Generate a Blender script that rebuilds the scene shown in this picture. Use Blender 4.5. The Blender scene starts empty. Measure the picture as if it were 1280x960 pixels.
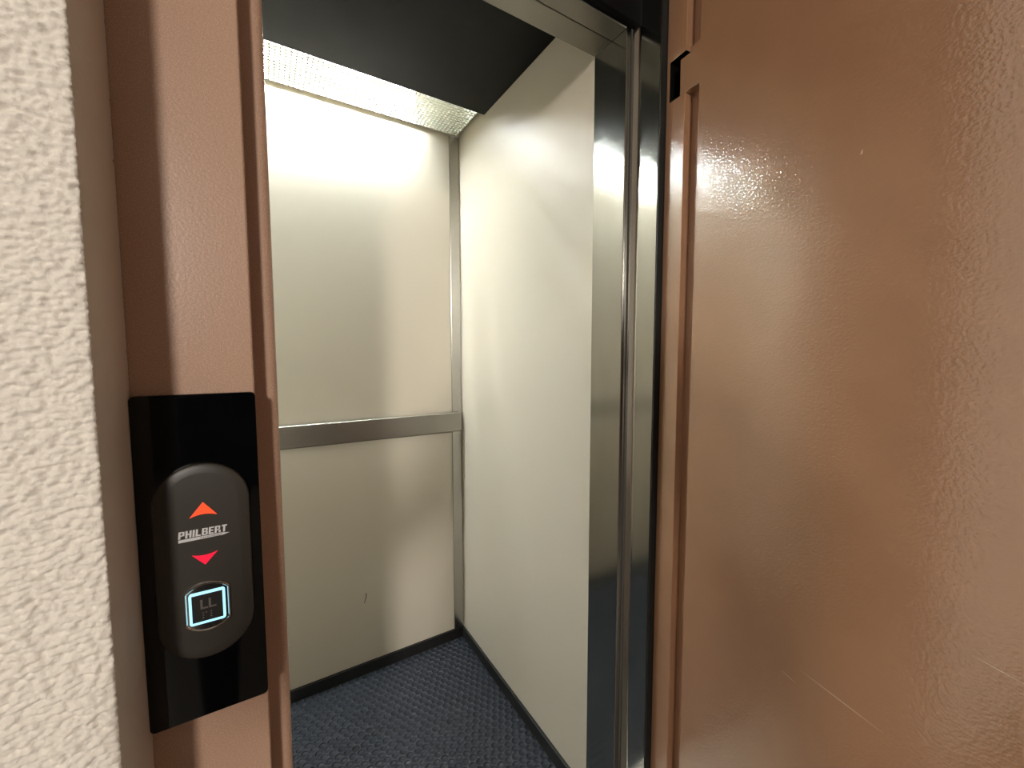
import bpy, bmesh, math, random
from mathutils import Vector, Matrix, noise

# ------------------------------------------------------------------ camera, world, lights, exposure
SC = bpy.context.scene
COL = SC.collection
random.seed(4)
EYE = 1.2                                   # eye height above the floor
FPX, YAW, PITCH, ROLL = 509.65, math.radians(31.414), math.radians(-4.004), math.radians(0.067)

SC.view_settings.view_transform = 'Standard'
SC.view_settings.look = 'None'
SC.view_settings.gamma = 1.0
SC.view_settings.use_curve_mapping = False
SC.view_settings.exposure = 0.0

cd = bpy.data.cameras.new('camera')
cam = bpy.data.objects.new('camera', cd)
COL.objects.link(cam)
cd.sensor_fit = 'HORIZONTAL'
cd.sensor_width = 36.0
cd.lens = FPX / 1280.0 * 36.0
cd.clip_start = 0.01
Fv = Vector((math.sin(YAW) * math.cos(PITCH), math.cos(YAW) * math.cos(PITCH), math.sin(PITCH)))
Rv = Vector((math.cos(YAW), -math.sin(YAW), 0))
Dv = Fv.cross(Rv)
R2 = Rv * math.cos(ROLL) + Dv * math.sin(ROLL)
D2 = -Rv * math.sin(ROLL) + Dv * math.cos(ROLL)
m3 = Matrix((R2, -D2, -Fv)).transposed()
cam.matrix_world = Matrix.Translation((0, 0, EYE)) @ m3.to_4x4()
SC.camera = cam

w = bpy.data.worlds.new('world')
SC.world = w
w.use_nodes = True
w.node_tree.nodes['Background'].inputs[0].default_value = (1.0, 0.86, 0.72, 1)
w.node_tree.nodes['Background'].inputs[1].default_value = 0.045

LAMP_POS = (-1.52, -3.30, 2.16)             # warm ceiling spot of the landing, above and behind to the left
LAMP_W = 95.0
TUBE_STRENGTH = 530.0                       # cool fluorescent tube of the cabin
ld = bpy.data.lights.new('landing_ceiling_lamp', 'AREA')
ld.shape = 'DISK'
ld.size = 0.40
ld.energy = LAMP_W
ld.color = (1.0, 0.93, 0.83)
lo = bpy.data.objects.new('landing_ceiling_lamp', ld)
lo.location = LAMP_POS
lo.rotation_euler = (math.radians(60), 0, math.radians(-20))
COL.objects.link(lo)

# ------------------------------------------------------------------ materials
def srgb(r, g, b):
    f = lambda c: (c / 255 / 12.92) if c / 255 <= 0.04045 else ((c / 255 + 0.055) / 1.055) ** 2.4
    return (f(r), f(g), f(b), 1)

def mat(name, color, rough=0.5, metal=0.0, bump=None, emit=None, spec=0.5, coat=0.0, aniso=0.0, var=None):
    m = bpy.data.materials.new(name)
    m.use_nodes = True
    nt = m.node_tree
    p = nt.nodes['Principled BSDF']
    p.inputs['Base Color'].default_value = color
    p.inputs['Roughness'].default_value = rough
    p.inputs['Metallic'].default_value = metal
    p.inputs['Specular IOR Level'].default_value = spec
    p.inputs['Coat Weight'].default_value = coat
    p.inputs['Coat Roughness'].default_value = 0.08
    p.inputs['Coat IOR'].default_value = 2.0
    p.inputs['Anisotropic'].default_value = aniso
    if emit:
        p.inputs['Emission Color'].default_value = emit[0]
        p.inputs['Emission Strength'].default_value = emit[1]
    tc = nt.nodes.new('ShaderNodeTexCoord')
    if bump:                                  # list of (scale, strength, distance, stretch xyz, detail)
        prev = None
        for scale, strength, dist, st, det in bump:
            mp = nt.nodes.new('ShaderNodeMapping')
            mp.inputs['Scale'].default_value = st
            nt.links.new(tc.outputs['Object'], mp.inputs[0])
            n = nt.nodes.new('ShaderNodeTexNoise')
            n.inputs['Scale'].default_value = scale
            n.inputs['Detail'].default_value = det
            nt.links.new(mp.outputs[0], n.inputs['Vector'])
            b = nt.nodes.new('ShaderNodeBump')
            b.inputs['Strength'].default_value = strength
            b.inputs['Distance'].default_value = dist
            nt.links.new(n.outputs['Fac'], b.inputs['Height'])
            if prev:
                nt.links.new(prev.outputs[0], b.inputs['Normal'])
            prev = b
        nt.links.new(prev.outputs[0], p.inputs['Normal'])
        if coat:
            nt.links.new(prev.outputs[0], p.inputs['Coat Normal'])
    if var:                                   # (second colour, noise scale, low, high, stretch)
        c2, sc, lo_, hi_, st = var
        mp = nt.nodes.new('ShaderNodeMapping')
        mp.inputs['Scale'].default_value = st
        nt.links.new(tc.outputs['Object'], mp.inputs[0])
        n = nt.nodes.new('ShaderNodeTexNoise')
        n.inputs['Scale'].default_value = sc
        n.inputs['Detail'].default_value = 4
        nt.links.new(mp.outputs[0], n.inputs['Vector'])
        r = nt.nodes.new('ShaderNodeValToRGB')
        r.color_ramp.elements[0].position = lo_
        r.color_ramp.elements[0].color = color
        r.color_ramp.elements[1].position = hi_
        r.color_ramp.elements[1].color = c2
        nt.links.new(n.outputs['Fac'], r.inputs[0])
        nt.links.new(r.outputs[0], p.inputs['Base Color'])
    return m

ONE = (1, 1, 1)
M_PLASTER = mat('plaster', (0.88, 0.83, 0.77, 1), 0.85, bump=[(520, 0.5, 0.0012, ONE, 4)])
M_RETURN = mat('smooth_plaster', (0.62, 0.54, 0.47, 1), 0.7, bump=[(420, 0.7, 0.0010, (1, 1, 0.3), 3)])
M_ROOM = mat('room_paint', (0.62, 0.58, 0.52, 1), 0.85, bump=[(200, 0.2, 0.001, ONE, 2)])
M_ROOMDARK = mat('dark_room_paint', (0.10, 0.09, 0.085, 1), 0.8, bump=[(200, 0.2, 0.001, ONE, 2)])
M_BROWN = mat('hammered_brown_paint', (0.47, 0.292, 0.21, 1), 0.34, bump=[(330, 0.16, 0.001, ONE, 2)],
              var=((0.74, 0.50, 0.38, 1), 1000, 0.5, 0.75, ONE))
M_DOOR = mat('brown_door_paint', (0.385, 0.205, 0.115, 1), 0.3, coat=1.0, bump=[(230, 0.30, 0.001, (1, 1, 1.3), 1.5), (40, 0.03, 0.002, ONE, 1)],
             var=((0.405, 0.217, 0.123, 1), 14, 0.35, 0.7, ONE))
M_SCRATCH = mat('bare_scratch', (0.62, 0.48, 0.36, 1), 0.5)
M_CREAM = mat('cream_laminate', (0.75, 0.69, 0.59, 1), 0.42, bump=[(30, 0.015, 0.002, ONE, 1)])
M_SCUFF = mat('scuff', (0.06, 0.045, 0.03, 1), 0.6)
M_STEEL = mat('brushed_steel', (0.50, 0.495, 0.475, 1), 0.16, 1.0, bump=[(160, 0.03, 0.0006, (1, 1, 0.02), 4)],
              var=((0.44, 0.43, 0.41, 1), 9, 0.45, 0.75, (1, 1, 0.25)))
M_TRIMSTEEL = mat('satin_steel', (0.48, 0.47, 0.45, 1), 0.24, 1.0, bump=[(160, 0.03, 0.0006, (1, 1, 0.02), 4)])
M_HEADER = mat('dull_header_steel', (0.20, 0.19, 0.165, 1), 0.36, 1.0, bump=[(160, 0.03, 0.0006, (0.02, 1, 1), 4)])
M_RAIL = mat('satin_rail_steel', (0.42, 0.40, 0.37, 1), 0.38, 1.0, bump=[(160, 0.03, 0.0006, (0.02, 1, 1), 4)])
M_BLACK = mat('black_laminate', (0.004, 0.004, 0.004, 1), 0.55, spec=0.12, bump=[(30, 0.04, 0.002, ONE, 3)],
              var=((0.008, 0.008, 0.008, 1), 6, 0.4, 0.7, ONE))
M_SKIRT = mat('black_skirting', (0.014, 0.014, 0.014, 1), 0.5)
M_VOID = mat('void_black', (0.002, 0.002, 0.002, 1), 0.6, spec=0.15)
M_RUBBER = mat('navy_rubber', (0.010, 0.0135, 0.022, 1), 0.55, bump=[(220, 0.12, 0.0006, ONE, 2)],
               var=((0.016, 0.020, 0.030, 1), 30, 0.45, 0.75, ONE))
M_WHITE = mat('white_enamel', (0.82, 0.82, 0.80, 1), 0.5)
M_INSIDE = mat('grey_enamel', (0.55, 0.54, 0.50, 1), 0.5)
M_TUBE = mat('fluorescent_tube', (1, 1, 1, 1), 0.4, emit=((0.93, 1.0, 0.98, 1), TUBE_STRENGTH))
M_GLASS = mat('black_glass', (0.002, 0.002, 0.0025, 1), 0.05, spec=0.4)
M_HOUSING = mat('anthracite_plastic', (0.042, 0.036, 0.031, 1), 0.42, bump=[(900, 0.08, 0.0004, ONE, 2)])
M_CHROME = mat('chrome', (0.75, 0.74, 0.72, 1), 0.08, 1.0)
M_KEY = mat('dark_key', (0.022, 0.02, 0.02, 1), 0.35)
M_KEYMARK = mat('key_marking', (0.15, 0.13, 0.12, 1), 0.4)
M_PRINT = mat('silver_print', (0.72, 0.72, 0.75, 1), 0.5)
M_PRINTDARK = mat('dark_print', (0.06, 0.055, 0.05, 1), 0.5)
M_UP = mat('lit_orange_arrow', (0.5, 0.05, 0.02, 1), 0.3, emit=((1.0, 0.075, 0.02, 1), 1.05))
M_DOWN = mat('lit_red_arrow', (0.5, 0.01, 0.03, 1), 0.3, emit=((1.0, 0.012, 0.05, 1), 0.85))
M_HALO = mat('lit_blue_ring', (0.3, 0.6, 0.8, 1), 0.3, emit=((0.36, 0.78, 1.0, 1), 1.25))
M_STONE = mat('landing_floor', (0.13, 0.11, 0.09, 1), 0.35, var=((0.10, 0.085, 0.07, 1), 12, 0.4, 0.7, ONE))
M_RIM = mat('glint_rubber_rim', (0.036, 0.044, 0.062, 1), 0.45)  # lighter rims: glint along the cell ridges put into the colour
M_FLATBLACK = mat('flat_black', (0.008, 0.008, 0.008, 1), 0.6)

def ridge_material():
    m = bpy.data.materials.new('louvre_plastic')
    m.use_nodes = True
    nt = m.node_tree
    nt.nodes.remove(nt.nodes['Principled BSDF'])
    tl = nt.nodes.new('ShaderNodeBsdfTranslucent')
    tl.inputs[0].default_value = (0.72, 0.69, 0.58, 1)
    df = nt.nodes.new('ShaderNodeBsdfDiffuse')
    df.inputs[0].default_value = (0.80, 0.77, 0.66, 1)
    a = nt.nodes.new('ShaderNodeMixShader')
    a.inputs[0].default_value = 0.3
    nt.links.new(df.outputs[0], a.inputs[1])
    nt.links.new(tl.outputs[0], a.inputs[2])
    nt.links.new(a.outputs[0], nt.nodes['Material Output'].inputs['Surface'])
    return m
M_RIDGE = ridge_material()

# ------------------------------------------------------------------ helpers
def link(name, bm, mats, parent=None, smooth=False, bevel=0.0, seg=2):
    bmesh.ops.recalc_face_normals(bm, faces=bm.faces[:])
    me = bpy.data.meshes.new(name)
    bm.to_mesh(me)
    bm.free()
    for m in (mats if isinstance(mats, (list, tuple)) else [mats]):
        me.materials.append(m)
    if smooth:
        for p in me.polygons:
            p.use_smooth = True
    o = bpy.data.objects.new(name, me)
    COL.objects.link(o)
    if parent:
        o.parent = parent
        o.matrix_parent_inverse = parent.matrix_world.inverted() if parent.type == 'EMPTY' else Matrix()
    if bevel:
        md = o.modifiers.new('bevel', 'BEVEL')
        md.width = bevel
        md.segments = seg
        md.limit_method = 'ANGLE'
        md.angle_limit = math.radians(35)
        md.harden_normals = False
    return o

def tag(o, label=None, cat=None, kind=None, group=None):
    if label: o['label'] = label
    if cat: o['category'] = cat
    if kind: o['kind'] = kind
    if group: o['group'] = group
    return o

def box(bm, x0, x1, y0, y1, z0, z1, mi=0):
    v = [bm.verts.new((x, y, z)) for x in (x0, x1) for y in (y0, y1) for z in (z0, z1)]
    for q in ((0, 1, 3, 2), (4, 6, 7, 5), (0, 4, 5, 1), (2, 3, 7, 6), (0, 2, 6, 4), (1, 5, 7, 3)):
        f = bm.faces.new([v[i] for i in q])
        f.material_index = mi
    return v

def boxes(name, lst, m, **k):
    bm = bmesh.new()
    for b in lst:
        box(bm, *b)
    return link(name, bm, m, **k)

def prism(bm, poly, z0, z1, mi=0):
    """closed polygon in x, y carried from z0 to z1"""
    a = [bm.verts.new((x, y, z0)) for x, y in poly]
    b = [bm.verts.new((x, y, z1)) for x, y in poly]
    n = len(poly)
    for i in range(n):
        j = (i + 1) % n
        bm.faces.new((a[i], a[j], b[j], b[i])).material_index = mi
    bm.faces.new(a[::-1]).material_index = mi
    bm.faces.new(b).material_index = mi

def rings(bm, rs, y0, mi=0, close_back=True):
    """rs: list of (outline [(x, z)...], height); heights grow toward -y from the plane y0"""
    prev = None
    first = None
    for pts, h in rs:
        cur = [bm.verts.new((x, y0 - h, z)) for x, z in pts]
        if prev:
            n = len(cur)
            for i in range(n):
                j = (i + 1) % n
                bm.faces.new((prev[i], prev[j], cur[j], cur[i])).material_index = mi
        else:
            first = cur
        prev = cur
    bm.faces.new(prev).material_index = mi
    if close_back:
        bm.faces.new(first[::-1]).material_index = mi

def struct(o, label, cat):
    return tag(o, label, cat, 'structure')

Z = lambda z: z + EYE                        # heights measured from eye level

# ------------------------------------------------------------------ dimensions
WX, BY = 0.697, 1.5423                       # cabin right wall, cabin back wall
LX = -0.78                                   # cabin left wall
JX, J0, J1 = 0.6955, 0.663, 0.763            # cabin entrance jamb
HZ = Z(0.702)                                # underside of the cabin entrance header
CZ = Z(0.8425)                               # black cabin ceiling
FY, SY = 0.53, 0.562                         # landing frame: face, left door stop
BX, BY0 = 0.7187, 0.593                      # landing frame right reveal, its front edge
DX, DY = 0.7359, 0.5885                      # open door leaf: inner face, hinge edge
PX, PY = -0.1112, 0.433                      # plaster return, plaster face

# ------------------------------------------------------------------ cabin shell
def quad_mark(bm, pts, mi):
    f = bm.faces.new([bm.verts.new(p) for p in pts])
    f.material_index = mi

bm = bmesh.new()
box(bm, LX - 0.02, WX + 0.02, BY, BY + 0.02, 0, 2.2)
# small scuff on the lower panel
sc = [(0.2965, -0.8895), (0.2985, -0.893), (0.2972, -0.905), (0.293, -0.918), (0.2905, -0.9262)]
for (xa, za), (xb, zb) in zip(sc[:-1], sc[1:]):
    quad_mark(bm, [(xa, BY - .0003, Z(za)), (xa + .0028, BY - .0003, Z(za)), (xb + .0028, BY - .0003, Z(zb)), (xb, BY - .0003, Z(zb))], 1)
struct(link('wall_back', bm, [M_CREAM, M_SCUFF]), 'glossy cream back panel of the lift cabin behind the handrail', 'wall')
struct(boxes('wall_right', [(WX, WX + .02, J1, BY, 0, 2.2)], M_CREAM), 'plain cream side panel of the cabin right of the corner post', 'wall')
struct(boxes('wall_left', [(LX - .02, LX, J1, BY, 0, 2.2)], M_CREAM), 'cream side panel of the cabin hidden behind the brown frame', 'wall')
struct(boxes('wall_front', [(LX - .02, 0.0, J1, J1 + .02, 0, 2.2)], M_CREAM), 'cream front return of the cabin beside its entrance', 'wall')
struct(boxes('ceiling', [(LX, WX, J1 - .09, 1.3260, CZ, CZ + .018)], M_BLACK, bevel=.001), 'matte black dropped ceiling panel over the cabin', 'ceiling')
struct(boxes('trim_roof', [(LX - .02, WX + .02, J0, BY + .02, 2.2, 2.22)], M_WHITE), 'white roof sheet of the cabin above the black panel', 'roof')

# studded navy rubber floor
bm = bmesh.new()
PITCH_C = 0.0245
ax, ay = PITCH_C, PITCH_C * math.sqrt(3) / 2
NS = 12
cols = int((WX - LX) / ax) + 2
rows = int((BY - J1) / ay) + 2
for r in range(rows):
    for c in range(cols):
        cx = LX + c * ax + (ax / 2 if r % 2 else 0)
        cy = BY - r * ay
        if cx > WX + .005 or cy < J1 - .01: continue
        R = ax / 2
        hexa = []
        for k in range(NS):
            a = math.tau * k / NS + math.radians(30)
            # distance to the hexagon edge in this direction (flat sides face along x)
            d = R / max(math.cos(((a + math.pi / 6) % (math.pi / 3)) - math.pi / 6), .5)
            hexa.append((d * math.cos(a), d * math.sin(a), a))
        prof = [(None, 0.0), (0.93, -0.0002), (0.90, -0.0008), (0.87, -0.0022), (0.84, -0.0034), (0.78, -0.0038)]
        prev = None
        for q, z in prof:
            cur = []
            for hx, hy, a in hexa:
                if q is None:
                    p = (min(cx + hx, WX), min(cy + hy, BY), z)
                else:
                    p = (min(cx + R * q * math.cos(a), WX), min(cy + R * q * math.sin(a), BY), z)
                cur.append(bm.verts.new(p))
            if prev:
                for k in range(NS):
                    j = (k + 1) % NS
                    f = bm.faces.new((prev[k], prev[j], cur[j], cur[k]))
                    f.material_index = 1 if q > .92 else 0
            prev = cur
        bm.faces.new(prev)
for f in bm.faces:
    f.normal_update()
    if f.normal.z < 0: f.normal_flip()
me = bpy.data.meshes.new('floor'); bm.to_mesh(me); bm.free()
me.materials.append(M_RUBBER); me.materials.append(M_RIM)
for p in me.polygons: p.use_smooth = True
fl = bpy.data.objects.new('floor', me); COL.objects.link(fl)
struct(fl, 'navy rubber cabin floor with a round cell pattern', 'floor')
struct(boxes('floor_base', [(LX - .02, WX + .02, J1, BY + .02, -0.03, -0.0070)], M_FLATBLACK), 'base under the navy rubber cabin floor', 'floor')

# skirting, corner post
struct(boxes('baseboard_back', [(LX, WX - .0005, BY - .010, BY - .0005, 0, .043)], M_SKIRT, bevel=.001), 'black skirting along the foot of the back panel', 'skirting')
struct(boxes('baseboard_right', [(WX - .010, WX - .0005, J1, BY - .0105, 0, .043)], M_SKIRT, bevel=.001), 'black skirting along the foot of the right cabin panel', 'skirting')
struct(boxes('trim_1', [(0.6520, 0.6935, BY - .007, BY - .0005, .0435, 2.055)], M_TRIMSTEEL, bevel=.0012), 'narrow steel strip upright in the cabin corner', 'trim')

# ------------------------------------------------------------------ cabin entrance frame
bm = bmesh.new()
box(bm, JX, JX + .0155, J0, J1, 0, CZ)
box(bm, 0.0, .0155 - .0155 + .012, J0, J1, 0, CZ)
link_o = link('trim_2', bm, M_STEEL, bevel=.0015)
struct(link_o, 'brushed steel jambs lining the cabin entrance beside the black shaft', 'door frame')
bm = bmesh.new()
box(bm, .0125, JX - .0005, J0, .7065, HZ, CZ - .001)
box(bm, .0125, JX - .0005, .708, J1, HZ, CZ - .001)
box(bm, .0125, JX - .0005, .7055, .709, HZ + .003, CZ - .001)
struct(link('trim_3', bm, M_HEADER, bevel=.001), 'brushed steel header beam across the top of the cabin entrance', 'door header')
struct(boxes('trim_4', [(-.28, .76, .645, .6625, HZ + .004, 2.45)], M_VOID), 'black fascia above the steel header', 'fascia')
struct(boxes('trim_sill', [(0.0, .711, .66, J1, -.03, 0.0), (0.016, .76, .562, .652, -.03, 0.0)], M_TRIMSTEEL, bevel=.001), 'steel door sills at the cabin entrance', 'sill')

# ------------------------------------------------------------------ landing door frame
def arc(cx, cy, r, a0, a1, n=8):
    return [(cx + r * math.cos(math.radians(a0 + (a1 - a0) * i / n)), cy + r * math.sin(math.radians(a0 + (a1 - a0) * i / n))) for i in range(n + 1)]
SX = 0.0142
bm = bmesh.new()
poly = [(-.34, FY), (-.0108, FY)] + arc(-.0108, FY + .002, .002, -90, 0, 4) + [(-.0088, SY)] \
     + arc(SX - .008, SY + .008, .008, -90, 0, 8) + [(SX, .652), (SX - .01, .652), (SX - .01, .60), (-.34, .60)]
prism(bm, poly, 0, 2.10)
left = link('trim_5', bm, M_BROWN, smooth=False)
struct(left, 'brown painted steel door frame upright carrying the black call panel', 'door frame')
# right reveal in stainless steel: concave fillet, flat reveal, stop
bm = bmesh.new()
poly = [(.7112, .6555)] + arc(.7047, .6405, .014, 38, 0, 6) + [(BX, BY0), (.84, BY0), (.84, .66), (.7112, .66)]
prism(bm, poly, 0, 2.10)
rv = link('trim_6', bm, M_STEEL)
struct(rv, 'brushed steel reveal between cabin jamb and open brown door', 'door frame')
struct(boxes('trim_7', [(.7195, .80, BY0 - .0035, BY0 - .0003, 0, 2.10)], M_FLATBLACK), 'black shade strip behind the hinge edge of the open door', 'shade strip')  # black strip stands in for the shade on the steel stop face
struct(boxes('trim_8', [(-.34, .84, FY, .64, 2.101, 2.20)], M_BROWN, bevel=.001), 'brown head of the landing door frame above the opening', 'door frame')

# ------------------------------------------------------------------ open landing door leaf (height field over y, z)
ys = [-.115, .5095, .532, .541, .5545, .5803, DY]
zs = [.012, Z(.516), Z(.5185), Z(.587), Z(.5970), 2.06]
def depth(y, z):
    zl = z - EYE
    if .5095 < y < .541 and not (.519 < zl < .5970): return .020
    if .5545 < y < .5803 and .5185 < zl < .597: return .034
    if .532 < y < .5803 and .587 < zl < .597: return .034
    return 0.0
bm = bmesh.new()
ny, nz = len(ys) - 1, len(zs) - 1
D = [[depth((ys[i] + ys[i + 1]) / 2, (zs[j] + zs[j + 1]) / 2) for j in range(nz)] for i in range(ny)]
vc = {}
def V(x, y, z):
    k = (round(x, 5), round(y, 5), round(z, 5))
    if k not in vc: vc[k] = bm.verts.new(k)
    return vc[k]
for i in range(ny):
    for j in range(nz):
        x = DX + D[i][j]
        bm.faces.new((V(x, ys[i], zs[j]), V(x, ys[i + 1], zs[j]), V(x, ys[i + 1], zs[j + 1]), V(x, ys[i], zs[j + 1])))
        if i + 1 < ny and D[i + 1][j] != D[i][j]:
            xa, xb, y = DX + D[i][j], DX + D[i + 1][j], ys[i + 1]
            bm.faces.new((V(xa, y, zs[j]), V(xb, y, zs[j]), V(xb, y, zs[j + 1]), V(xa, y, zs[j + 1])))
        if j + 1 < nz and D[i][j + 1] != D[i][j]:
            xa, xb, z = DX + D[i][j], DX + D[i][j + 1], zs[j + 1]
            bm.faces.new((V(xa, ys[i], z), V(xb, ys[i], z), V(xb, ys[i + 1], z), V(xa, ys[i + 1], z)))
# edges and outer face
xo = DX + .042
y0, y1, z0, z1 = ys[0], ys[-1], zs[0], zs[-1]
for j in range(nz):
    for i, y in ((0, y0), (ny - 1, y1)):
        x = DX + D[i][j]
        bm.faces.new((V(x, y, zs[j]), V(xo, y, zs[j]), V(xo, y, zs[j + 1]), V(x, y, zs[j + 1])))
for i in range(ny):
    for j, z in ((0, z0), (nz - 1, z1)):
        x = DX + D[i][j]
        bm.faces.new((V(x, ys[i], z), V(xo, ys[i], z), V(xo, ys[i + 1], z), V(x, ys[i + 1], z)))
        bm.faces.new((V(xo, ys[i], z), V(xo, ys[i + 1], z), V(DX + .041, ys[i + 1], z), V(DX + .041, ys[i], z))) if False else None
bm.faces.new((V(xo, y0, z0), V(xo, y1, z0), V(xo, y1, z1), V(xo, y0, z1)))
for f in bm.faces:
    if all(abs(v.co.x - (DX + .034)) < 1e-4 for v in f.verts) or (max(v.co.x for v in f.verts) > DX + .030 and len({round(v.co.x, 4) for v in f.verts}) > 1 and max(v.co.x for v in f.verts) < xo - .001):
        f.material_index = 1  # notch hollow coloured black, its inner shade put into the material
door = link('door_1', bm, [M_DOOR, M_VOID], bevel=.0012)
DOOR_TURN = Matrix.Translation((DX, DY, 0)) @ Matrix.Rotation(math.radians(-4.5), 4, 'Z') @ Matrix.Translation((-DX, -DY, 0))
door.matrix_world = DOOR_TURN
struct(door, 'brown painted steel landing door standing open on the right', 'door')
# scratches and a chip in the paint
bm = bmesh.new()
def scratch(pa, pb, wd):
    (ya, za), (yb, zb) = pa, pb
    n = 6
    for i in range(n):
        t0, t1 = i / n, (i + 1) / n
        wa, wb = wd * math.sin(math.pi * max(t0, .04)), wd * math.sin(math.pi * min(t1, .96))
        A = (ya + (yb - ya) * t0, za + (zb - za) * t0)
        B = (ya + (yb - ya) * t1, za + (zb - za) * t1)
        quad_mark(bm, [(DX - .0002, A[0], Z(A[1] - wa)), (DX - .0002, B[0], Z(B[1] - wb)), (DX - .0002, B[0], Z(B[1] + wb)), (DX - .0002, A[0], Z(A[1] + wa))], 0)
scratch((.2859, -.5000), (.1790, -.5150), .0006)
scratch((.106, -.3515), (.062, -.3585), .0007)
scratch((.3132, -.5208), (.2908, -.5262), .0004)
quad_mark(bm, [(DX - .0002, .2441, Z(.2735)), (DX - .0002, .2416, Z(.2740)), (DX - .0002, .2411, Z(.2800)), (DX - .0002, .2431, Z(.2780))], 0)
link('scratch', bm, M_SCRATCH, parent=None).parent = door
bpy.data.objects['scratch']['label'] = 'pale scratches in the brown paint'

# ------------------------------------------------------------------ landing plaster wall, front face and return around its corner
def plaster():
    bm = bmesh.new()
    xs = [-2.2, -1.4, -1.0, -.80] + [-.70 + .0022 * i for i in range(204)] + [-.25 + .0011 * i for i in range(int((.25 - .1142) / .0011))]
    path = [(x, PY, 0, -1, 1.0) for x in xs]
    r = .003
    for i in range(1, 6):
        a = math.radians(-90 + 90 * i / 6)
        path.append((PX - r + r * math.cos(a), PY + r + r * math.sin(a), math.cos(a), math.sin(a), 1.0 - i / 7))
    n = 34
    for i in range(n + 1):
        t = i / n
        path.append((PX + .0004 * math.sin(t * 3), PY + r + (FY - .001 - PY - r) * t, 1, 0, .10))
    z0, z1 = Z(-.62), Z(.60)
    rows_ = [0, .35] + [z0 + .0013 * i for i in range(int((z1 - z0) / .0013) + 1)] + [1.9, 2.45]
    grid = []
    for z in rows_:
        row = []
        for pi, (x, y, nx, ny_, amp) in enumerate(path):
            p = Vector((x, y, z))
            h = 0.0
            if -.71 < x and .5 < z < 1.85:
                if amp > .2:
                    q = Vector((x * 170, y * 170, z * 300))
                    a = noise.noise(q + Vector((3, 1, 7)))
                    b = noise.noise(q * 2.3 + Vector((9, 4, 1)))
                    c = noise.noise(q * .35)
                    h = amp * (.0030 * a + .0016 * b + .0005 * c)
                else:
                    q = Vector((x * 200, y * 260, z * 60))
                    h = .00008 * noise.noise(q)
                    if pi >= len(path) - 3:       # ragged edge where the plaster meets the steel frame
                        k = noise.noise(Vector((2, 5, z * 130))) + .6 * noise.noise(Vector((8, 1, z * 330)))
                        y = y - max(0, .0055 * (k - .25)) * (pi - len(path) + 4) / 3
                        h += .0003 * noise.noise(Vector((1, 7, z * 220)))
            row.append(bm.verts.new((x + nx * h, y + ny_ * h, z)))
        grid.append(row)
    nc = len(path)
    cut = len(xs) + 3
    for i in range(len(grid) - 1):
        for j in range(nc - 1):
            f = bm.faces.new((grid[i][j], grid[i][j + 1], grid[i + 1][j + 1], grid[i + 1][j]))
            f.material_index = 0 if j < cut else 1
    me = bpy.data.meshes.new('wall_landing')
    bm.to_mesh(me); bm.free()
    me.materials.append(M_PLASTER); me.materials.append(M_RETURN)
    for p in me.polygons: p.use_smooth = True
    o = bpy.data.objects.new('wall_landing', me); COL.objects.link(o)
    return o
struct(plaster(), 'white rough plaster wall with a smooth shaded return at the left', 'wall')

# the rest of the landing, behind and beside the camera
struct(boxes('floor_landing', [(-2.2, 1.9, -4.6, .5615, -.06, -.002)], M_STONE), 'stone floor of the landing', 'floor')
struct(boxes('ceiling_landing', [(-2.2, 1.9, -4.6, .53, 2.45, 2.5)], M_ROOM), 'pale ceiling of the landing', 'ceiling')
struct(boxes('wall_landing_left', [(-2.25, -2.2, -4.6, .45, -.002, 2.45)], M_ROOM), 'pale left wall of the landing', 'wall')
struct(boxes('wall_landing_right', [(1.9, 1.95, -4.6, .53, -.002, 2.45)], M_ROOM), 'pale right wall of the landing', 'wall')
struct(boxes('wall_landing_rear', [(-2.2, 1.9, -4.65, -4.6, -.002, 2.45)], M_ROOMDARK), 'dim wall at the far side of the landing', 'wall')
struct(boxes('wall_landing_front', [(.842, 1.9, .53, .58, -.002, 2.45), (-.34, .842, .53, .58, 2.201, 2.45)], M_ROOM), 'pale wall around the landing door frame', 'wall')

# ------------------------------------------------------------------ cabin light
lt = bpy.data.objects.new('cabin_light', None)
lt.location = (.22, 1.44, Z(.86)); COL.objects.link(lt)
bpy.context.view_layer.update()
tag(lt, 'long lit fluorescent ceiling light with a white grid above the cabin back panel', 'ceiling light')
LZ, LX0, LX1, LY0, LY1 = Z(.858), -.77, .683, 1.343, 1.532
# housing: open box above the lens
hb = boxes('housing', [(LX0, LX1, LY0, LY0 + .002, LZ + .012, LZ + .085), (LX0, LX1, LY1 - .002, LY1, LZ + .012, LZ + .085),
                  (LX0, LX0 + .002, LY0, LY1, LZ + .012, LZ + .085), (LX1 - .002, LX1, LY0, LY1, LZ + .012, LZ + .085),
                  (LX0, LX1, LY0, LY1, LZ + .085, LZ + .088)], M_INSIDE, parent=lt)
bm = bmesh.new()
bmesh.ops.create_cone(bm, cap_ends=True, segments=16, radius1=.013, radius2=.013, depth=1.20,
                      matrix=Matrix.Translation((.5 - .60, 1.492, LZ + .055)) @ Matrix.Rotation(math.pi / 2, 4, 'Y'))
link('tube', bm, M_TUBE, parent=lt, smooth=True)
for x in (.501, -.725):
    boxes('tube_holder', [(x, x + .024, 1.477, 1.507, LZ + .035, LZ + .084)], M_WHITE, parent=lt, bevel=.002)
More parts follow.
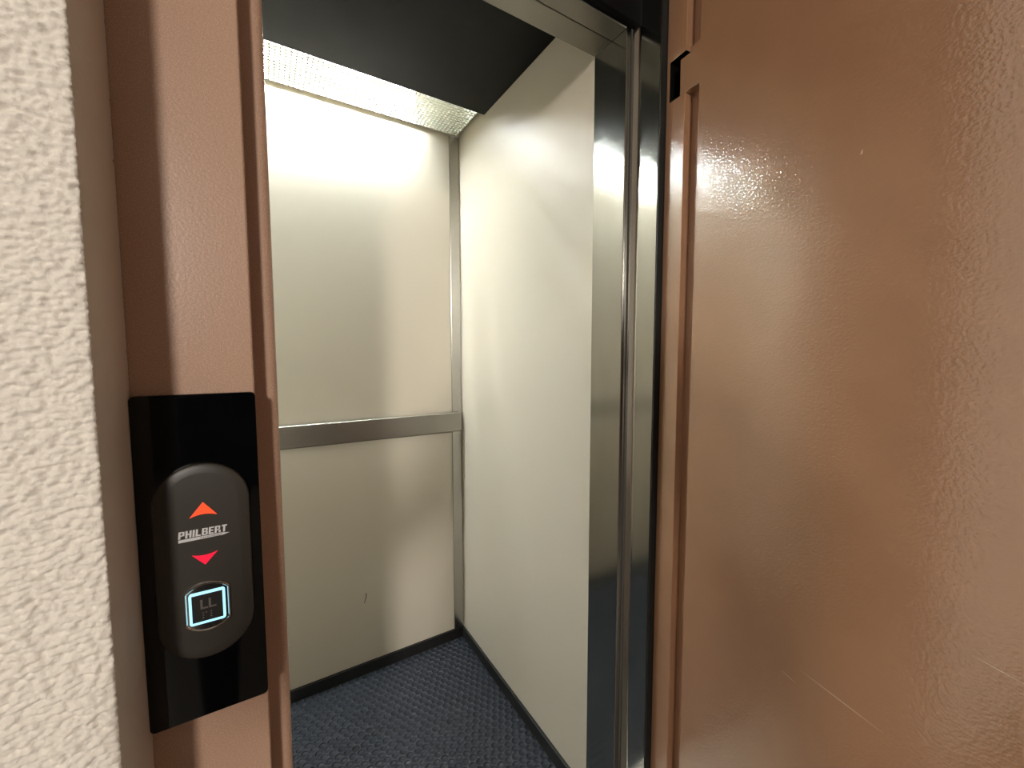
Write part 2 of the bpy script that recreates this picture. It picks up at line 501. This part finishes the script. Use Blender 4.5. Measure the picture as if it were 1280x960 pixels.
# white egg crate louvre hanging under the tube
LH = .0042
bm = bmesh.new()
box(bm, LX0, LX1, LY0, LY0 + .0016, LZ, LZ + .014)
box(bm, LX0, LX1, LY0 + .0075, LY0 + .0090, LZ, LZ + .012)
box(bm, LX0, LX1, LY1 - .0016, LY1, LZ, LZ + .014)
box(bm, LX1 - .0016, LX1, LY0 + .0017, LY1 - .0017, LZ, LZ + .014)
box(bm, LX0, LX0 + .0016, LY0 + .0017, LY1 - .0017, LZ, LZ + .014)
frame = link('louvre', bm, M_RIDGE, parent=lt)
bm = bmesh.new()
GP = .0138
nx_ = int((LX1 - LX0) / GP)
for i in range(1, nx_ + 1):
    x = LX1 - i * GP
    box(bm, x - .0007, x + .0007, LY0 + .0092, LY1 - .0018, LZ + .0007, LZ + LH)
    box(bm, x - .0020, x + .0020, LY0 + .0092, LY1 - .0018, LZ + .0002, LZ + .0006)
y = LY0 + .009 + GP
while y < LY1 - .004:
    box(bm, LX0 + .0018, LX1 - .0018, y - .0007, y + .0007, LZ + .0006, LZ + LH - .0003)
    box(bm, LX0 + .0018, LX1 - .0018, y - .0022, y + .0022, LZ, LZ + .0005)
    y += GP
link('grid', bm, M_RIDGE).parent = frame
bm = bmesh.new()
bmesh.ops.create_cone(bm, cap_ends=True, segments=20, radius1=.0055, radius2=.0045, depth=.004, matrix=Matrix.Translation((.489, 1.476, LZ - .004)))
link('screw', bm, M_CHROME, parent=lt, bevel=.0006)

# ------------------------------------------------------------------ handrail
hr = bpy.data.objects.new('handrail', None)
hr.location = (.22, BY, Z(-.27)); COL.objects.link(hr)
bpy.context.view_layer.update()
tag(hr, 'flat brushed steel handrail across the cream back panel of the cabin', 'handrail')
bm = bmesh.new()
prof = [(1.517, -.3085), (1.512, -.3035), (1.512, -.2325), (1.514, -.2305), (1.5335, -.2305), (1.5335, -.234), (1.5165, -.234), (1.5165, -.305), (1.5335, -.305), (1.5335, -.3085)]
rr = [[bm.verts.new((x, y, Z(z))) for y, z in prof] for x in (LX + .004, .682)]
n = len(prof)
for i in range(n):
    j = (i + 1) % n
    bm.faces.new((rr[0][i], rr[1][i], rr[1][j], rr[0][j]))
bm.faces.new(rr[0]); bm.faces.new(rr[1][::-1])
link('rail', bm, M_RAIL, parent=hr, bevel=.0006)
for x in (-.15, .22, .58):
    boxes('bracket', [(x - .015, x + .015, 1.5168, BY - .0004, Z(-.285), Z(-.255))], M_RAIL, parent=hr, bevel=.001)

# ------------------------------------------------------------------ call panel
cp = bpy.data.objects.new('call_panel', None)
cp.location = (-.0565, FY, Z(-.2105)); COL.objects.link(cp)
bpy.context.view_layer.update()
tag(cp, 'glossy black call panel with red arrows and a lit button on the brown door frame', 'call panel')
def rrect(x0, x1, z0, z1, r, n=6, inset=0.0):
    x0 += inset; x1 -= inset; z0 += inset; z1 -= inset
    r = max(r - inset, .0001)
    out = []
    for cx, cz, a in ((x1 - r, z1 - r, 0), (x0 + r, z1 - r, 90), (x0 + r, z0 + r, 180), (x1 - r, z0 + r, 270)):
        for i in range(n + 1):
            t = math.radians(a + 90 * i / n)
            out.append((cx + r * math.cos(t), cz + r * math.sin(t)))
    return out
P0 = FY - .0105                               # front of the black glass
bm = bmesh.new()
pz0, pz1 = Z(-.3825), Z(-.0388)
rings(bm, [(rrect(-.1109, -.0084, pz0, pz1, .005), 0), (rrect(-.1109, -.0084, pz0, pz1, .005), .0100),
           (rrect(-.1109, -.0084, pz0, pz1, .005, inset=.0005), .0105)], FY - .0001)
link('backplate', bm, M_GLASS, parent=cp)
# stadium shaped operating unit
CXP, CZP, HW, HL = -.0582, Z(-.2125), .0402, .1030
def stadium(inset, n=20):
    r = HW - inset
    out = []
    for s in (1, -1):
        for i in range(n + 1):
            t = math.radians((0 if s > 0 else 180) + 180 * i / n)
            out.append((CXP + r * math.cos(t), CZP + s * (HL - HW) + r * math.sin(t)))
    return out
bm = bmesh.new()
rings(bm, [(stadium(0), 0), (stadium(0), .0045), (stadium(.0004), .0056), (stadium(.0014), .0062), (stadium(.0040), .0069), (stadium(.0086), .0077), (stadium(.0098), .0078)], P0)
hs = link('operating_unit', bm, M_HOUSING, parent=cp, smooth=True)
F0 = P0 - .0078                               # face of the operating unit
q = F0 / .518                                 # positions below were taken on the plane y = .518
def pt(x, z): return (x * q, Z(z * q))
def plate(name, pts, h, m, parent, y0=F0, crown=0.0):
    bm = bmesh.new()
    cx = sum(p[0] for p in pts) / len(pts); cz = sum(p[1] for p in pts) / len(pts)
    top = [(cx + (x - cx) * .93, cz + (z - cz) * .93) for x, z in pts]
    rings(bm, [(pts, 0), (pts, h), (top, h + .0002)], y0 - .00005)
    o = link(name, bm, m)
    o.parent = parent
    if parent.type == 'EMPTY': o.matrix_parent_inverse = parent.matrix_world.inverted()
    return o
def curve_pts(a, b, c, n=8):
    return [((1 - t) ** 2 * a[0] + 2 * t * (1 - t) * c[0] + t * t * b[0], (1 - t) ** 2 * a[1] + 2 * t * (1 - t) * c[1] + t * t * b[1]) for t in [i / n for i in range(n + 1)]]
up = curve_pts((-.0697, -.1655), (-.0468, -.1655), (-.0582, -.1607)) + [(-.0582, -.1507)]
dn = curve_pts((-.0694, -.2050), (-.0477, -.2046), (-.0585, -.2090)) + [(-.0588, -.2170)]
tag(plate('up_arrow', [pt(*p) for p in up], .0004, M_UP, hs), 'lit orange arrow pointing up')
tag(plate('down_arrow', [pt(*p) for p in dn], .0004, M_DOWN, hs), 'lit red arrow pointing down')

def lettering(name, text, x0, x1, z0, height, m, parent, y, bold=.0, shear=0.0, depth_=.0003):
    cu = bpy.data.curves.new(name, 'FONT')
    cu.body = text
    cu.size = 1.0
    cu.offset = bold
    cu.shear = shear
    cu.extrude = .05
    tmp = bpy.data.objects.new(name + '_tmp', cu)
    COL.objects.link(tmp)
    bpy.context.view_layer.update()
    me = bpy.data.meshes.new_from_object(tmp.evaluated_get(bpy.context.evaluated_depsgraph_get()))
    bpy.data.objects.remove(tmp)
    bpy.data.curves.remove(cu)
    lo_ = [min(v.co[i] for v in me.vertices) for i in range(3)]
    hi_ = [max(v.co[i] for v in me.vertices) for i in range(3)]
    sx, sz = (x1 - x0) / (hi_[0] - lo_[0]), height / (hi_[1] - lo_[1])
    for v in me.vertices:
        a, b, c = v.co
        v.co = (x0 + (a - lo_[0]) * sx, y - (c - lo_[2]) / (hi_[2] - lo_[2]) * depth_, z0 + (b - lo_[1]) * sz)
    me.materials.clear()
    me.materials.append(m)
    o = bpy.data.objects.new(name, me)
    COL.objects.link(o)
    if parent:
        o.parent = parent
        if parent.type == 'EMPTY': o.matrix_parent_inverse = parent.matrix_world.inverted()
    me.name = name
    return o
ax0, az0 = pt(-.0797, -.1862)
ax1, _ = pt(-.0375, -.1862)
GL = {'P': (4.6, [(0, 1.7, 0, 7), (1.7, 3.0, 5.8, 7), (1.7, 3.0, 2.5, 3.6), (3.0, 4.6, 2.7, 6.8)]),
      'H': (4.8, [(0, 1.7, 0, 7), (3.1, 4.8, 0, 7), (1.7, 3.1, 2.9, 4.2)]),
      'I': (1.7, [(0, 1.7, 0, 7)]),
      'L': (4.1, [(0, 1.7, 0, 7), (1.7, 4.1, 0, 1.4)]),
      'B': (4.7, [(0, 1.7, 0, 7), (1.7, 3.1, 5.9, 7), (1.7, 3.1, 3.05, 4.05), (1.7, 3.1, 0, 1.1), (3.1, 4.5, 3.75, 6.8), (3.1, 4.7, .2, 3.35)]),
      'E': (4.1, [(0, 1.7, 0, 7), (1.7, 4.1, 5.7, 7), (1.7, 3.8, 2.9, 4.1), (1.7, 4.1, 0, 1.3)]),
      'R': (4.8, [(0, 1.7, 0, 7), (1.7, 3.0, 5.8, 7), (1.7, 3.7, 2.5, 3.5), (3.0, 4.35, 3.5, 6.8), (3.35, 5.0, 0, 2.5)]),
      'T': (4.4, [(1.35, 3.05, 0, 5.6), (0, 4.4, 5.6, 7)])}
bm = bmesh.new()
tot = sum(GL[c][0] for c in 'PHILBERT') + 7 * .75
sxl, szl = (ax1 - ax0 - .0012) / (tot + .6), .0073 / 7
xc = 0
for c in 'PHILBERT':
    wd, rects = GL[c]
    for a, b, lo_z, hi_z in rects:
        P8 = [(ax0 + (xc + u + .09 * v) * sxl, az0 + .0005 + v * szl) for u, v in ((a, lo_z), (b, lo_z), (b, hi_z), (a, hi_z))]
        rings(bm, [(P8, 0), (P8, .0003)], F0)
    xc += wd + .75
link('nameplate_lettering', bm, M_PRINT).parent = hs
plate('nameplate_stripe', [(ax0, az0 - .0034), (ax1 - .0060, az0 - .0026), (ax1 - .0060, az0 - .0030), (ax1 + .0008, az0 - .0012), (ax1 - .0050, az0 - .0001), (ax0, az0 - .0003)], .0002, M_PRINT, hs)
lettering('nameplate_small_lettering', 'ASCENSEURS', ax0 + (ax1 - ax0) * .42, ax1 - .0055, az0 - .0022, .0013, M_PRINTDARK, hs, F0 - .0004, depth_=.0002)

# round chrome call button with a square light ring
BXC, BZC, BR, BW = -.0585 * q, Z(-.2617 * q), .0262 * q, .0195 * q
def clipped(inset):
    r, wdt = BR - inset, BW - inset
    out = []
    t0 = math.acos(wdt / r)
    for s in (1, -1):
        a0, a1 = (t0, math.pi - t0) if s > 0 else (math.pi + t0, math.tau - t0)
        for i in range(15):
            t = a0 + (a1 - a0) * i / 14
            out.append((BXC + r * math.cos(t), BZC + r * math.sin(t)))
    return out
bm = bmesh.new()
rings(bm, [(clipped(0), 0), (clipped(0), .0016), (clipped(.0006), .0024), (clipped(.0014), .0026), (clipped(.0022), .0018)], F0 - .00005)
cb = link('call_button', bm, M_CHROME, parent=cp)
tag(cb, 'chrome call button with a blue lit square')
S = F0 - .0018
sx0, sx1, sz0, sz1 = BXC - .0153, BXC + .0150, BZC - .0166, BZC + .0166
bm = bmesh.new()
oa, ob = rrect(sx0, sx1, sz0, sz1, .0025), rrect(sx0, sx1, sz0, sz1, .0025, inset=.0022)
lay = [[bm.verts.new((x, S - h, z)) for x, z in pts] for pts, h in ((oa, 0), (oa, .0012), (ob, .0012), (ob, 0))]
for a, b in zip(lay, lay[1:] + lay[:1]):
    for i in range(len(a)):
        j = (i + 1) % len(a)
        bm.faces.new((a[i], a[j], b[j], b[i]))
link('light_ring', bm, M_HALO).parent = cb
plate('button_face', rrect(sx0, sx1, sz0, sz1, .0025, inset=.0023), .0008, M_KEY, cb, y0=S)
lettering('floor_letters', 'LL', BXC - .0060, BXC + .0072, BZC - .0010, .0098, M_KEYMARK, cb, S - .0008, bold=.02, depth_=.0006)
bm = bmesh.new()
for cx in (-.0026, .0040):
    for i, j in ((0, 0), (1, 0), (0, 1), (0, 2)) if cx < 0 else ((0, 0), (0, 1), (0, 2)):
        bmesh.ops.create_icosphere(bm, subdivisions=2, radius=.00075, matrix=Matrix.Translation((BXC + cx + (i - .5) * .0026, S - .0010, BZC - .0052 - j * .0026)) @ Matrix.Scale(.6, 4, (0, 1, 0)))
link('braille_dots', bm, M_KEYMARK, smooth=True).parent = cb

# ------------------------------------------------------------------ the photographer, mirrored dimly in the black call panel
M_SKIN = mat('skin', (0.50, 0.32, 0.24, 1), 0.5)
M_SHIRT = mat('navy_cloth', (0.02, 0.024, 0.045, 1), 0.9, bump=[(60, 0.2, 0.003, ONE, 3)])
M_TROUSER = mat('black_cloth', (0.015, 0.015, 0.018, 1), 0.9, bump=[(60, 0.2, 0.003, ONE, 3)])
M_SHOE = mat('dark_leather', (0.02, 0.016, 0.014, 1), 0.5)
M_HAIR = mat('dark_hair', (0.02, 0.014, 0.01, 1), 0.6)
def person():
    P, E, Rr = [], [], []
    def v(p, r, par=None):
        P.append(p); Rr.append(r if isinstance(r, tuple) else (r, r))
        if par is not None: E.append((par, len(P) - 1))
        return len(P) - 1
    root = v((0, 0, .93), (.195, .13))
    waist = v((0, 0, 1.08), (.18, .12), root)
    chest = v((0, 0, 1.27), (.17, .115), waist)
    top = v((0, -.01, 1.40), (.10, .07), chest)
    neck = v((0, 0, 1.49), .052, top)
    jaw = v((0, .025, 1.56), (.066, .075), neck)
    skull = v((0, .015, 1.645), (.074, .088), jaw)
    v((0, .005, 1.70), (.05, .06), skull)
    # left arm bent, its hand closed on the edge of the phone
    sh = v((-.165, -.01, 1.385), .058, top)
    el = v((-.315, .03, 1.10), .046, sh)
    wr = v((-.085, .255, 1.10), .028, el)
    pa = v((-.066, .320, 1.125), (.034, .020), wr)
    for k in range(4):
        z = 1.165 - k * .021
        a = v((-.060, .362, z), .0105, pa)
        b = v((-.048, .378 - .004 * abs(k - 1.2), z), .009, a)
        v((-.036, .384 - .004 * abs(k - 1.2), z - .002), .0075, b)
    a = v((-.050, .318, 1.168), .0115, pa)
    v((-.034, .330, 1.180), .009, a)
    # right arm hanging a little away from the body
    sh = v((.168, -.01, 1.385), .060, top)
    el = v((.262, -.03, 1.11), .050, sh)
    wr = v((.285, .03, .86), .032, el)
    pa = v((.288, .045, .79), (.024, .038), wr)
    for k in range(4):
        y = .020 + k * .020
        a = v((.288, y, .735), .0105, pa)
        b = v((.280, y + .004, .700), .009, a)
        v((.268, y + .006, .675 + .004 * abs(k - 1.5)), .0075, b)
    a = v((.272, .078, .765), .0115, pa)
    v((.262, .092, .735), .009, a)
    for s in (-1, 1):
        hp = v((s * .085, 0, .86), .092, root)
        kn = v((s * .10, .015, .49), .060, hp)
        an = v((s * .105, -.015, .10), .043, kn)
        to = v((s * .115, .10, .045), (.044, .036), an)
        v((s * .12, .165, .038), (.036, .028), to)
    me = bpy.data.meshes.new('person_graph')
    me.from_pydata(P, E, [])
    o = bpy.data.objects.new('person_graph', me)
    COL.objects.link(o)
    md = o.modifiers.new('skin', 'SKIN')
    for i, sv in enumerate(me.skin_vertices[0].data):
        sv.radius = Rr[i]
        sv.use_root = (i == 0)
    sub = o.modifiers.new('sub', 'SUBSURF'); sub.levels = 2; sub.render_levels = 2
    bpy.context.view_layer.update()
    body = bpy.data.meshes.new_from_object(o.evaluated_get(bpy.context.evaluated_depsgraph_get()))
    bpy.data.objects.remove(o)
    body.name = 'person'
    body.materials.clear()
    for m in (M_SKIN, M_SHIRT, M_TROUSER, M_SHOE): body.materials.append(m)
    for p in body.polygons:
        c = p.center
        p.use_smooth = True
        if c.z > 1.455 or (c.y > .24 and c.z > 1.0) or (abs(c.x) > .235 and c.z < .88): i = 0
        elif c.z > .93: i = 1
        elif c.z > .085: i = 2
        else: i = 3
        p.material_index = i
    zmin = min(q.co.z for q in body.vertices)
    for q in body.vertices: q.co.z -= zmin
    po = bpy.data.objects.new('person', body)
    COL.objects.link(po)
    bm = bmesh.new()
    bmesh.ops.create_uvsphere(bm, u_segments=24, v_segments=16, radius=1.0)
    bmesh.ops.delete(bm, geom=[q for q in bm.verts if q.co.z < -.45 or (q.co.y > .45 and q.co.z < .45)], context='VERTS')
    for q in bm.verts: q.co = Vector((q.co.x * .083, q.co.y * .10 + .004, q.co.z * .105 + 1.655 - zmin))
    link('hair', bm, M_HAIR, smooth=True).parent = po
    tag(po, 'person in dark clothes holding up a phone, mirrored faintly in the black panel', 'person')
    return po
who = person()
PH_YAW = 0.0
off = Matrix.Rotation(PH_YAW, 3, 'Z') @ Vector((0, .385, 0))
who.location = (-.035, -.400, -.002)
who.rotation_euler = (0, 0, PH_YAW)
who.scale = (1.05, 1.0, 1.04)
phm = boxes('phone', [(-.037, .037, -.018, -.010, -.12, .026)], M_GLASS, bevel=.003)
phm.location = (-.02, -.012, EYE)
phm.rotation_euler = (0, 0, -YAW)
tag(phm, 'black phone held up level by the person in dark clothes', 'phone')
